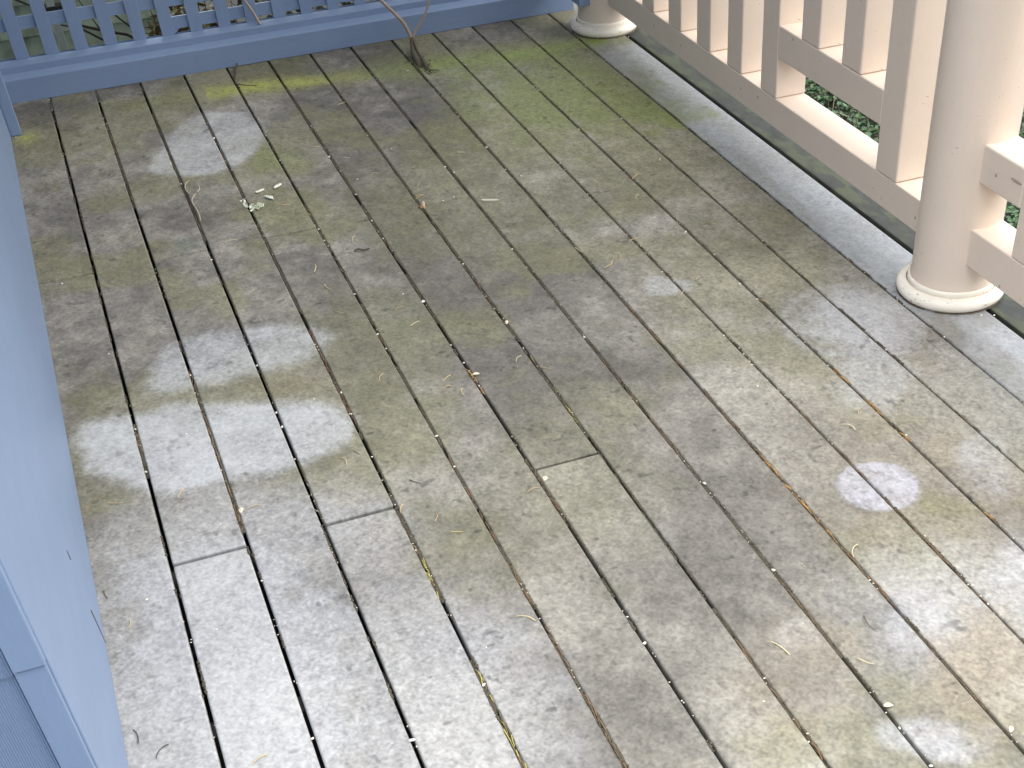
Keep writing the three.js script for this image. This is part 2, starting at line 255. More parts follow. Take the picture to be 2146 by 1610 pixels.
// ---------------------------------------------------------------- house wall on the left
{
  const w = thing('house_wall', 'blue painted house wall along the left edge of the deck with corner trim and ribbed siding', 'wall');
  part(w, 'wall_panel', rbox(-.03, .002, -.4, .0085, 2.9, 3.3945, .003), blueMat, 'smooth light blue wall panel beside the deck boards');
  part(w, 'corner_trim', rbox(-.0325, .4345, 3.395, .0065, 2.9, 3.4095, .0022), blueMat, 'upper corner trim board ending in a short lap');
  part(w, 'corner_trim', rbox(-.0325, -.1, 3.395, .0055, .4335, 3.4065, .002), blueMat, 'lower corner trim board');
  const ribbed = (y0, y1, zf) => { const s = new THREE.Shape(), x0 = -.4, x1 = -.034, n = Math.round((x1 - x0) / .0031); s.moveTo(x0, 0); s.lineTo(x1, 0); for (let i = n; i > 0; i--) { const a = x0 + (x1 - x0) * i / n, d = (x1 - x0) / n; s.lineTo(a, .012); s.lineTo(a - d * .32, .0128); s.lineTo(a - d * .5, .0116); s.lineTo(a - d * .85, .0116); } s.lineTo(x0, .012);
    const g = extrudeZ(s, y1 - y0); g.rotateX(-Math.PI / 2); g.scale(1, 1, -1); const ix = g.index; /* mirrored: put the faces the right way round */ const p = g.attributes.position, nn = g.attributes.normal; for (let i = 0; i < p.count; i += 3) { for (const at of [p, nn, g.attributes.uv]) { const sz = at.itemSize, arr = at.array; for (let k = 0; k < sz; k++) { const t = arr[(i + 1) * sz + k]; arr[(i + 1) * sz + k] = arr[(i + 2) * sz + k]; arr[(i + 2) * sz + k] = t; } } } g.translate(0, y0, zf - .0128); return g; };
  part(w, 'ribbed_siding', ribbed(.428, 2.9, 3.4045), blueMat, 'upper course of finely ribbed blue siding');
  part(w, 'ribbed_siding', ribbed(-.1, .427, 3.4015), blueMat, 'lower course of finely ribbed blue siding');
  { const g = tube([[.0087, .09, 2.861], [.0088, .049, 2.853], [.0087, .004, 2.847]], .0013, 8, 5, .5); part(w, 'crack', g, seamMat, 'short dark split at the foot of the wall panel'); const g2 = tube([[.0086, .19, 2.846], [.0088, .2, 2.848], [.0086, .208, 2.845]], .0014, 5, 5, .6); part(w, 'paint_chip', g2, seamMat); }
  part(w, 'batten', rbox(.0095, .001, .245, .041, 2.9, .2965, .002), blueMat, 'narrow vertical batten near the fence corner');
  part(w, 'house_body', rbox(-4.5, -.5, -.4, -.42, 3.2, 3.36, .01), blueMat);
}

// ---------------------------------------------------------------- porch roof overhead, outside the frame: it shades the far end of the deck
{
  const roofMat = new THREE.MeshStandardMaterial({ color: new THREE.Color().setRGB(.25, .22, .19), roughness: .8 });
  const r = thing('porch_roof', 'porch roof with tan ceiling boards carried by the two round columns', 'roof');
  for (let i = 0; i < 14; i++) part(r, 'ceiling_board', rbox(-.4 + i * .17, 2.46, -.1, -.4 + i * .17 + .164, 2.48, 2.5, .003, 1), roofMat);
  part(r, 'beam', rbox(1.9, 2.26, -.1, 2.12, 2.455, 2.5, .006), roofMat); part(r, 'fascia', rbox(-.45, 2.44, 2.505, 2.12, 2.66, 2.54, .006), roofMat);
  part(r, 'roof_deck', rbox(-.45, 2.485, -.14, 2.12, 2.55, 2.5, .006), roofMat);
}

// ---------------------------------------------------------------- blue lattice fence at the far end
{
  const f = thing('lattice_fence', 'blue lattice fence with a sloped bottom rail closing the far end of the deck', 'fence');
  const prof = (pts, x0, x1) => { const s = new THREE.Shape(pts.map(([z, y]) => new THREE.Vector2(-z, y))); const g = extrudeZ(s, x1 - x0, .0015); g.rotateY(Math.PI / 2); g.translate(x0, 0, 0); return metreUV(g); };
  part(f, 'bottom_rail', prof([[0, .001], [0, .0675], [-.0015, .069], [-.036, .0785], [-.116, .0785], [-.116, .001]], -.02, 1.985), blueMat);
  part(f, 'lattice_stop', prof([[-.036, .0787], [-.036, .0975], [-.038, .0995], [-.0795, .1045], [-.0795, .0787]], .012, 1.96), blueMat);
  part(f, 'lattice_stop', prof([[-.098, .0787], [-.098, .105], [-.1155, .1], [-.1155, .0787]], .012, 1.96), blueMat);
  for (let k = -1; k < 20; k++) { const x = .0836 + k * .0937; part(f, 'lattice_slat', rbox(x, .08, -.0882, x + .0418, 1.8, -.0802, .0012, 1), blueMat, 'upright lattice slat'); }
  const ys = [.1865]; for (let k = 0; k < 16; k++) ys.push(.279 + k * .0925);
  for (const y of ys) part(f, 'lattice_slat', rbox(.012, y, -.0968, 1.96, y + .038, -.0888, .0012, 1), blueMat, 'cross slat behind the uprights');
  { // lowest cross slat: its left end is snapped off with a ragged edge
    const s = new THREE.Shape([[1.96, .118], [.612, .118], [.6, .1055], [.588, .1065], [.577, .113], [.572, .123], [.562, .1275], [.553, .128], [.552, .139], [.562, .1445], [.574, .147], [.583, .1525], [.6, .1555], [1.96, .1555]].map((q) => new THREE.Vector2(...q)));
    const g = extrudeZ(s, .0078, .0008); g.translate(0, 0, -.0967); part(f, 'lattice_slat', metreUV(g), blueMat, 'lowest cross slat with a snapped ragged left end'); }
  part(f, 'top_rail', rbox(-.02, 1.8, -.12, 1.985, 1.86, -.06, .004), blueMat);
  part(f, 'end_block', rbox(1.896, .098, -.02, 1.94, .24, .3, .003), blueMat, 'blue end block butted against the far column');
}

// ---------------------------------------------------------------- tan railing and columns on the right
function column(x, z, label, s) {
  const c = thing('porch_column', label, 'column', null, [x, 0, z]);
  const base = []; // torus and collar
  const V = (r, y) => new THREE.Vector2(r * s, y);
  base.push(V(.02, .0005), V(.112, .0005), V(.117, .002)); for (let i = 0; i <= 14; i++) { const a = -1.15 + i / 14 * 2.75; base.push(V(.1095 + .0172 * Math.cos(a), .0172 + .0162 * Math.sin(a))); } base.push(V(.1055, .0335), V(.1046, .0295), V(.1036, .0285), V(.1028, .03), V(.1026, .036)); for (let i = 0; i <= 6; i++) { const a = i / 6 * 1.57; base.push(V(.0985 + .0042 * Math.cos(a), .0385 + .0052 * Math.sin(a))); } base.push(V(.0965, .0437), V(.094, .0425), V(.02, .0425));
  part(c, 'column_base', new THREE.LatheGeometry(base, 72), baseMat);
  { const rr = rng(Math.round(z * 100)); const ring = (R0, y, r0, n, gap) => { const gs = []; for (let i = 0; i < n; i++) { if (vn(i * .13 + z * 7, R0 * 50) < gap) continue; const a = i / n * 6.2832, g = new THREE.IcosahedronGeometry(r0 * (.7 + .7 * rr()), 0); g.scale(1, .6, 1.8); g.rotateY(-a); g.translate(Math.cos(a) * (R0 + (rr() - .5) * r0) * s, y, Math.sin(a) * (R0 + (rr() - .5) * r0) * s); gs.push(g); } return mergeGeometries(gs); };  // dark rings: seam dirt with the contact shadow painted in
    const gm = part(c, 'grime_and_shade', mergeGeometries([ring(.1195, .0014, .0032, 300, .12), ring(.1043, .0308, .0015, 420, .1)]), seamMat, 'dark dirt and painted contact shade in the seams of the base'); gm.userData.kind = 'stuff'; }
  const sh = [V(.02, .0405), V(.0975, .0405), V(.0975, .046), V(.0968, .05), V(.0955, .065)]; for (let i = 1; i <= 8; i++) sh.push(V(.0955 - .013 * (i / 8) ** 1.6, .065 + 2.19 * i / 8));
  const g = new THREE.LatheGeometry(sh, 72); const uv = g.attributes.uv, p = g.attributes.position; for (let i = 0; i < uv.count; i++) uv.setXY(i, uv.getX(i) * .6, p.getY(i));
  part(c, 'column_shaft', g, tanMat);
}
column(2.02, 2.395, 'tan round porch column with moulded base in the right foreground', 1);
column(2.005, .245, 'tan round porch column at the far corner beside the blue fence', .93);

const XR = 1.987, XD = 2.0785;
const nail = (t, y, z, r = .0032) => { const g = new THREE.SphereGeometry(r, 10, 6); g.scale(.28, 1, 1); g.translate(XR - .0004, y, z); part(t, 'nail_head', g, seamTan); };
const seamTan = new THREE.MeshStandardMaterial({ color: new THREE.Color().setRGB(.36, .28, .2), roughness: .7 });
const baluster = (t, z, y0, y1, label) => part(t, 'baluster', rbox(XR, y0, z, XD, y1, z + .0915, .0042, 3), tanMat, label);
{
  const t = thing('porch_railing', 'tan wooden railing with square balusters between the two round columns', 'railing');
  part(t, 'lower_rail', rbox(XR, .1, .3, XD, .1765, 2.34, .0032, 3), tanMat);
  for (const z of [.424, .63, .836, 1.042, 1.247]) baluster(t, z, .177, .9);
  part(t, 'post', rbox(XR, .177, 1.457, XD, .9, 1.5485, .0042, 3), tanMat, 'long baluster carrying the left end of the middle rail');
  part(t, 'middle_rail', rbox(XR, .282, 1.549, XD, .3635, 2.0735, .0035, 3), tanMat);
  for (const z of [1.669, 1.874]) baluster(t, z, .364, .9);
  part(t, 'post', rbox(XR - .001, .177, 2.074, XD, .9, 2.168, .005, 3), tanMat, 'long baluster next to the near column');
  part(t, 'top_rail', rbox(XR - .02, .9005, .3, XD + .02, .95, 2.34, .006, 3), tanMat);
  for (const [y, z] of [[.14, 1.341], [.149, 1.446], [.351, 1.628], [.132, 2.266], [.14, .93], [.142, .728]]) nail(t, y, z);
}
{
  const t = thing('porch_railing', 'tan wooden railing starting right of the near column at the right photo edge', 'railing');
  part(t, 'lower_rail', rbox(XR, .108, 2.43, XD, .1925, 4.9, .0035, 3), tanMat);
  part(t, 'middle_rail', rbox(XR, .297, 2.43, XD, .38, 2.631, .0045, 3), tanMat);
  nail(t, .334, 2.537, .004); nail(t, .117, 2.614);
  { const g = new THREE.SphereGeometry(1, 12, 6); g.scale(.0012, .0035, .02); g.translate(XR - .0002, .347, 2.606); part(t, 'gouge', g, seamTan, 'long shallow gouge in the paint'); }
  part(t, 'post', rbox(XR, .193, 2.6315, XD, .9, 2.723, .0045, 3), tanMat);
  for (let k = 1; k < 10; k++) baluster(t, 2.6315 + k * .2055, .193, .9);
  part(t, 'top_rail', rbox(XR - .02, .9005, 2.43, XD + .02, .95, 4.9, .006, 3), tanMat);
}

// ---------------------------------------------------------------- beyond the fence
const leafR = rng(311);
function leafGeo(l, w) { const g = new THREE.BufferGeometry(); g.setAttribute('position', new THREE.BufferAttribute(new Float32Array([0, 0, 0, w / 2, .1 * w, l * .45, 0, -.05 * w, l * .5, -w / 2, .1 * w, l * .45, 0, 0, l]), 3)); g.setIndex([0, 1, 2, 0, 2, 3, 1, 4, 2, 2, 4, 3]); g.computeVertexNormals(); return g; }
function leaves(name, n, geo, mat, place, cols, label, category, kind = 'stuff', group) {
  const m = new THREE.InstancedMesh(geo, mat, n), q = new THREE.Object3D(), c = new THREE.Color();
  for (let i = 0; i < n; i++) { place(q, i); q.updateMatrix(); m.setMatrixAt(i, q.matrix); const k = cols[Math.floor(leafR() * cols.length)], v = .7 + leafR() * .6; c.setRGB(k[0] * v, k[1] * v, k[2] * v); m.setColorAt(i, c); }
  m.castShadow = m.receiveShadow = true; m.name = numbered(name); m.userData = { label, kind }; if (category) m.userData.category = category; scene.add(m); return m;
}
const leafMat = new THREE.MeshPhysicalMaterial({ color: 0xffffff, roughness: .55, side: THREE.DoubleSide, transmission: .25, thickness: 0 });
const dryMat = new THREE.MeshStandardMaterial({ color: 0xffffff, roughness: .8, side: THREE.DoubleSide });
{
  const soilTex = tex(512, 512, (i, j, c) => { const v = fbm(i / 512 * 40, j / 512 * 40, 4); c[0] = .008 + .035 * v; c[1] = .01 + .035 * v; c[2] = .006 + .02 * v; }, true); soilTex.repeat.set(30, 30);
  const g = new THREE.PlaneGeometry(120, 120, 1, 1); g.rotateX(-Math.PI / 2); g.translate(0, -.56, 0);
  single('ground', g, new THREE.MeshStandardMaterial({ map: soilTex, color: new THREE.Color().setRGB(.3, .3, .26), roughness: 1 }), 'dark garden soil below and around the deck', null, null, 'structure');
  // pale green neighbouring wall of lapped boards
  const gt = tex(256, 256, (i, j, c) => { const x = i / 256 * 16, y = j / 256 * 16; const k = 1 + (fbm(x, y * 1.5, 4) - .5) * .35; c[0] = .62 * k; c[1] = .7 * k; c[2] = .5 * k; const m = fbm(x * .7 + 3, y * .7, 3); mix3(c, [.2, .22, .12], step(.5, .75, m) * .5); }, true); gt.repeat.set(1.5, 1.5);
  const gm = new THREE.MeshStandardMaterial({ map: gt, roughness: .75 });
  const w = thing('clapboard_wall', 'pale green clapboard wall seen through the left half of the lattice', 'wall', null, [0, 0, -.75]);
  for (let k = -5; k < 14; k++) { const y = -.018 + k * .105; const b = part(w, 'clapboard', rbox(-1.2, 0, -.008, .62, .116, .006, .0015, 1), gm); b.position.set(0, y, 0); b.rotation.x = -.075; }
  const ws = new THREE.MeshStandardMaterial({ color: new THREE.Color().setRGB(.62, .66, .55), roughness: .6 });
  const pp = thing('downspout', 'whitish vertical downspout in front of the pale green wall', 'downspout', null, [.235, 0, -.66]);
  part(pp, 'pipe', rbox(-.012, -.5, -.02, .016, 1.4, .012, .004), ws); part(pp, 'strap', rbox(-.022, .07, -.03, .045, .095, .0155, .002), deckDark);
  // bare dark twigs of a shrub
  const bark = new THREE.MeshStandardMaterial({ color: new THREE.Color().setRGB(.035, .032, .022), roughness: .9 });
  const sh = thing('bare_shrub', 'dark leafless twigs crossing in front of the pale green wall', 'shrub', null, [0, 0, 0]);
  const st = (pts, r, n = 'branch') => part(sh, n, tube(pts, r, 10, 6, .55), bark);
  st([[.62, -.5, -.42], [.56, -.1, -.4], [.47, .02, -.38]], .009, 'stem');
  st([[.53, -.02, -.37], [.47, .04, -.36], [.415, .063, -.35], [.3, .11, -.34], [.17, .19, -.34], [.08, .24, -.35]], .0055);
  st([[.52, .0, -.35], [.471, .074, -.35], [.435, .114, -.35], [.38, .2, -.36]], .004);
  st([[.45, -.01, -.35], [.373, .044, -.35], [.315, .087, -.35], [.25, .11, -.36]], .0048);
  st([[.4, .02, -.35], [.371, .081, -.35], [.33, .18, -.35]], .003);
  st([[.39, .03, -.36], [.365, .015, -.36], [.35, -.03, -.36]], .0025);
  // dry brown clump and dark hedge further right
  const dry = [[.2, .14, .05], [.14, .1, .035], [.28, .2, .08], [.1, .09, .03], [.19, .2, .06]];
  const dg = thing('dry_shrub', 'yellow brown dried shrub behind the broken lattice slat', 'shrub', null, [.66, 0, -.34]);
  const dl = new THREE.InstancedMesh(leafGeo(.034, .014), dryMat, 5200); { const q = new THREE.Object3D(), c = new THREE.Color(); for (let i = 0; i < 5200; i++) { const a = leafR() * 6.28, r = Math.sqrt(leafR()) * .2, h = leafR(); q.position.set(Math.cos(a) * r * 1.2, -.45 + h * .62 * (1 - r * 1.6) + .0, Math.sin(a) * r * .7); q.rotation.set(leafR() * 6, leafR() * 6, leafR() * 6); q.scale.setScalar(.5 + leafR() * .9); q.updateMatrix(); dl.setMatrixAt(i, q.matrix); const k = dry[Math.floor(leafR() * 5)]; c.setRGB(...k); dl.setColorAt(i, c); } }
  dl.name = 'foliage'; dl.castShadow = dl.receiveShadow = true; dl.userData.kind = 'stuff'; dg.add(dl);
  for (let i = 0; i < 9; i++) { const a = i * 2.4, d = .04 + .1 * leafR(); part(dg, 'stem', tube([[Math.cos(a) * .02, -.55, Math.sin(a) * .02], [Math.cos(a) * d * .6, -.2, Math.sin(a) * d * .5], [Math.cos(a) * d, .12 + .1 * leafR(), Math.sin(a) * d * .6]], .0035, 8, 5, .5), new THREE.MeshStandardMaterial({ color: new THREE.Color().setRGB(.2, .12, .06), roughness: .85 })); }
  const gcol = [[.035, .06, .018], [.05, .075, .02], [.025, .04, .014], [.07, .075, .02], [.04, .035, .015]];
  leaves('hedge', 16000, leafGeo(.04, .02), leafMat, (q) => { const x = .74 + leafR() * 1.55, h = leafR(); q.position.set(x, -.52 + h * (2.4 + .5 * vn(x * 6, 3)), -.2 - leafR() * .75); q.rotation.set(leafR() * 6, leafR() * 6, leafR() * 6); q.scale.setScalar(.5 + leafR() * .8); }, gcol, 'dark hedge foliage behind the right half of the lattice, raised to block sky', 'hedge');  // foliage behind the lattice, its height extended to block sky from behind
  leaves('added_shrub', 9000, leafGeo(.07, .035), leafMat, (q) => { const a = leafR() * 6.28, r = Math.sqrt(leafR()), h = leafR(); q.position.set(3.2 + Math.cos(a) * r * .75, -.5 + h * 3.1, -.75 + Math.sin(a) * r * .85); q.rotation.set(leafR() * 6, leafR() * 6, leafR() * 6); q.scale.setScalar(.7 + leafR() * .8); }, gcol, 'unseen tall shrub added beyond the railing to block sky light', 'shrub');  // unseen shrub, added to keep sky light off the far end
  // unseen wing behind the camera, added to block sky light
  { const X0 = -1.2, wg = thing('added_wing', 'unseen blue wing with siding and window, added behind the camera to block sky', 'house', null, [0, 0, 6.6]);
    for (let k = 0; k < 24; k++) { const b = part(wg, 'siding_board', rbox(X0, 0, 0, 3.6, .2, .02, .003, 1), blueMat); b.position.set(0, -.5 + k * .195, .02); b.rotation.x = .06; }
    part(wg, 'wall', rbox(X0, -.5, .08, 3.6, 4.2, .3, .01), blueMat);
    const wf = part(wg, 'window', rbox(.2, .9, -.05, 1.5, 2.2, .06, .01), ws); part(wf, 'pane', rbox(.29, .99, -.055, 1.41, 2.11, -.045, .002), new THREE.MeshStandardMaterial({ color: new THREE.Color().setRGB(.03, .035, .04), roughness: .05 })); }
  // ground cover beyond the railing
  const gc = [[.035, .095, .024], [.048, .125, .032], [.024, .068, .02], [.062, .15, .04], [.04, .1, .016]];
  leaves('ground_cover', 42000, leafGeo(.021, .013), leafMat, (q) => { const x = 2.25 + leafR() * 1.9, z = -1.2 + leafR() * 5.2; const clump = fbm(x * 5, z * 5, 3); let y = -.5 + leafR() * (.06 + .34 * step(.35, .68, clump)); q.position.set(x, y, z); q.rotation.set(leafR() * 1.6 - .8, leafR() * 6.3, leafR() * 1.6 - .8); q.scale.setScalar(.6 + leafR() * .9); }, gc, 'leafy green ground cover seen under the middle rails', null);
  const blades = []; for (let i = 0; i < 110; i++) { const x = 2.6 + leafR() * .55, z = .2 + leafR() * 1.0, a = leafR() * 6.28, l = .12 + leafR() * .16; blades.push(tube([[x, -.5, z], [x + Math.cos(a) * l * .25, -.5 + l * .8, z + Math.sin(a) * l * .25], [x + Math.cos(a) * l * .8, -.5 + l, z + Math.sin(a) * l * .8]], .0017, 5, 3, .4)); }
  single('dry_grass', mergeGeometries(blades), new THREE.MeshStandardMaterial({ color: new THREE.Color().setRGB(.34, .28, .15), roughness: .8 }), 'dry straw coloured grass blades among the ground cover beyond the railing', null, null, 'stuff');
}

// ---------------------------------------------------------------- twigs of a vine growing through the deck at the fence
const twigTex = tex(64, 256, (i, j, c) => { const k = .7 + .6 * fbm(i / 8, j / 20, 3); c[0] = .36 * k; c[1] = .27 * k; c[2] = .2 * k; }, true);
const twigMat = new THREE.MeshStandardMaterial({ map: twigTex, roughness: .7 });
const oldBark = new THREE.MeshStandardMaterial({ color: new THREE.Color().setRGB(.085, .068, .045), roughness: .95 });
{
  const v = thing('bare_vine', 'bare forked vine growing up through a deck gap in front of the fence', 'vine', null, [1.318, 0, .3]);
  const L = (pts) => pts.map(([x, y, z]) => [x - 1.318, y, z - .3]);
  part(v, 'stem', tube(L([[1.32, -.05, .33], [1.317, .0, .3], [1.322, .012, .22], [1.337, .02, .15], [1.346, .036, .12]]), .0115, 14, 8, .55), oldBark);
  part(v, 'stem', tube(L([[1.335, -.04, .36], [1.33, .004, .34], [1.336, .012, .27], [1.34, .015, .2], [1.347, .03, .13]]), .007, 12, 6, .6), oldBark);
  part(v, 'branch', tube(L([[1.345, .03, .123], [1.337, .058, .118], [1.324, .086, .118], [1.305, .11, .12], [1.289, .13, .12], [1.257, .167, .12], [1.2, .24, .11], [1.12, .4, .07]]), .0064, 24, 7, .6), twigMat);
  part(v, 'branch', tube(L([[1.347, .032, .122], [1.362, .054, .12], [1.381, .074, .12], [1.4, .096, .12], [1.412, .118, .12], [1.424, .143, .12], [1.44, .25, .1]]), .0044, 18, 6, .6), twigMat);
  const rootlets = []; for (let i = 0; i < 16; i++) { const x = 1.3 + R() * .05, z = .2 + R() * .2; rootlets.push(tube(L([[x, .001, z], [x + (R() - .5) * .05, .008 + R() * .008, z + (R() - .5) * .06], [x + (R() - .5) * .09, .002, z + (R() - .5) * .1]]), .0013, 6, 4, .4)); }
  const rl = part(v, 'rootlets', mergeGeometries(rootlets), oldBark); rl.userData.kind = 'stuff';
  const mk = (name, label, pts, r, m = twigMat, t = .6) => single(name, tube(pts, r, 16, 6, t), m, label, 'twig');
  mk('dry_twig', 'brown twig leaning down in front of the lattice onto the fence ledge', [[.872, .102, -.05], [.868, .115, -.058], [.859, .141, -.06], [.838, .181, -.06], [.8, .25, -.05]], .0048);
  mk('dry_twig', 'orange brown twig rising behind the lattice next to the broken slat', [[.83, .02, -.14], [.815, .086, -.13], [.794, .122, -.13], [.785, .166, -.135], [.77, .26, -.14]], .0052, new THREE.MeshStandardMaterial({ color: new THREE.Color().setRGB(.42, .24, .13), roughness: .75 }));
  mk('dry_twig', 'thin pale twig behind the lattice beside the orange brown twig', [[.815, .04, -.15], [.81, .11, -.15], [.806, .16, -.15], [.812, .24, -.15]], .003, new THREE.MeshStandardMaterial({ color: new THREE.Color().setRGB(.45, .36, .2), roughness: .75 }));
  mk('small_stick', 'short dark stick leaning against the fence at a deck gap', [[.762, .012, .012], [.745, .008, .07], [.727, .003, .15], [.729, .0, .19], [.74, -.008, .24]], .0034, oldBark);
  mk('small_stick', 'thin dark stick lying flat beside the leaning stick near the fence', [[.727, .003, .18], [.75, .0025, .2], [.785, .002, .222]], .0016, oldBark);
  mk('small_stick', 'small dark twig with a knobbed end lying alone mid deck', [[.78, .003, 1.55], [.79, .0045, 1.548], [.803, .003, 1.556], [.818, .004, 1.556]], .0026, oldBark, .8);
}
{ // curled tendril loop standing in a gap on the left
  const pts = []; for (let i = 0; i <= 14; i++) { const a = -1.45 - i / 14 * 6.0; pts.push([.0 + .019 * Math.cos(a), .012 + .004 * Math.sin(a * .5), -.0 + .052 * -Math.sin(a)]); }
  const t = thing('tendril', 'pale dried tendril curled into a loop on the left deck boards', 'tendril', null, [.459, 0, .968]);
  const m = new THREE.MeshStandardMaterial({ color: new THREE.Color().setRGB(.4, .33, .24), roughness: .7 });
  part(t, 'loop', tube(pts, .0017, 40, 5), m);
  part(t, 'stalk', tube([[.002, .01, .048], [-.012, .008, .07], [-.016, .007, .1], [-.012, .005, .14], [-.012, .002, .19], [-.018, -.006, .235]], .0019, 20, 5), m);
}

// ---------------------------------------------------------------- litter on the boards
const NEEDLES = [[.826, .813, .858, .824], [.899, .94, .918, .949], [.66, 1.18, .69, 1.189], [.708, 1.268, .724, 1.283], [.482, 1.343, .514, 1.345], [.667, 1.695, .676, 1.728], [.671, 1.577, .66, 1.615], [.802, 1.462, .79, 1.503], [.793, 1.901, .815, 1.897], [.657, 1.842, .674, 1.858], [.983, .52, 1.01, .507], [1.012, 1.314, 1.039, 1.297], [1.039, 1.234, 1.051, 1.213], [.941, 1.097, .961, 1.096], [.741, .971, .758, .969], [.804, 1.993, .829, 1.979], [.674, 2.198, .688, 2.175], [.802, 2.263, .824, 2.247], [.793, 2.295, .811, 2.29], [.831, 2.313, .826, 2.34], [.975, 2.256, .994, 2.238], [1.016, 2.303, 1.036, 2.318], [.52, 2.458, .527, 2.49], [.831, 2.736, .858, 2.733], [.584, 2.697, .596, 2.67], [1.593, 1.467, 1.621, 1.443], [1.553, 1.592, 1.569, 1.57], [1.722, 1.368, 1.713, 1.392], [1.299, 1.787, 1.307, 1.818], [1.382, 1.869, 1.378, 1.893], [1.324, 1.926, 1.353, 1.906], [1.345, 1.924, 1.359, 1.896], [1.439, 1.812, 1.467, 1.808], [1.438, 2.135, 1.453, 2.114], [1.504, 2.079, 1.516, 2.064], [1.59, 2.238, 1.606, 2.265], [1.553, 2.774, 1.572, 2.756], [1.501, 2.791, 1.517, 2.822], [1.305, 3.183, 1.33, 3.155], [1.063, 3.324, 1.076, 3.367], [1.175, 3.422, 1.192, 3.445], [1.21, 3.161, 1.212, 3.173], [.654, 2.795, .677, 2.805], [.686, 3.079, .714, 3.105], [.646, 2.726, .637, 2.751], [.061, 2.415, .09, 2.426], [.192, 2.457, .207, 2.429], [.051, 2.82, .055, 2.796], [.191, 3.239, .215, 3.228], [.312, 2.554, .338, 2.553], [1.212, 1.057, 1.233, 1.068], [1.017, 1.3, 1.036, 1.297], [1.846, .338, 1.877, .349]];
const DARKN = [[.63, 2.596, .648, 2.618], [.553, 2.446, .561, 2.463], [1.239, 3.332, 1.237, 3.372], [.022, 2.692, .026, 2.719], [.025, 3.081, .029, 3.116], [.051, 3.163, .074, 3.139]];
const strawMats = [[.62, .46, .2], [.55, .42, .22], [.66, .54, .32], [.5, .36, .17]].map((c) => new THREE.MeshStandardMaterial({ color: new THREE.Color().setRGB(...c), roughness: .65 }));
const brownNeedle = new THREE.MeshStandardMaterial({ color: new THREE.Color().setRGB(.1, .08, .06), roughness: .8 });
const needleGeo = [0, 1, 2, 3].map((i) => tube([[-.5, .045, 0], [-.2, .06 + .03 * i, .05 + .03 * i], [.2, .05 + .02 * i, .06 + .03 * i], [.5, .03, 0]].map(([x, y, z]) => [x * .03, y * .03, z * .03]), .0011, 8, 5, .6));
const bySpot = (list, key, zOf) => { const m = new Map(), seen = {}; [...list].sort((a, b) => zOf(a) - zOf(b)).forEach((q) => { const k = key(q); seen[k] = (seen[k] || 0) + 1; m.set(q, NTH[seen[k]]); }); return m; };   // rank from the fence within a board or gap
let nProto = null, dProto = null;
const rankN = bySpot(NEEDLES, (q) => boardOf((q[0] + q[2]) / 2), (q) => (q[1] + q[3]) / 2), rankD = bySpot(DARKN, (q) => boardOf((q[0] + q[2]) / 2), (q) => (q[1] + q[3]) / 2);
function needle(q, dark) {
  const spot = NTH[boardOf((q[0] + q[2]) / 2)] + ' board from the blue wall, ' + (dark ? rankD : rankN).get(q) + ' from the fence';
  const [x0, z0, x1, z1] = q, l = Math.hypot(x1 - x0, z1 - z0), i = Math.floor(R() * 4);
  let m; const label = (dark ? 'dark needle on the ' : 'straw pine needle on the ') + spot, group = dark ? 'dark needles on the deck' : 'straw coloured pine needles on the deck';
  const proto = dark ? dProto : nProto;
  if (!proto) { m = new THREE.Mesh(needleGeo[i], dark ? brownNeedle : strawMats[0]); m.castShadow = m.receiveShadow = true; if (dark) dProto = m; else nProto = m; } else { m = proto.clone(); m.geometry = needleGeo[i]; if (!dark) m.material = strawMats[Math.floor(R() * 4)]; }
  m.name = numbered(dark ? 'brown_needle' : 'pine_needle'); m.userData = { label, category: 'needle', group };
  m.position.set((x0 + x1) / 2, .0008, (z0 + z1) / 2); m.rotation.y = -Math.atan2(z1 - z0, x1 - x0) + (R() < .5 ? Math.PI : 0); const s = l / .03; m.scale.set(s, .85, Math.min(s, 1.2) * 1); scene.add(m);
}
NEEDLES.forEach((q) => needle(q, false)); DARKN.forEach((q) => needle(q, true));

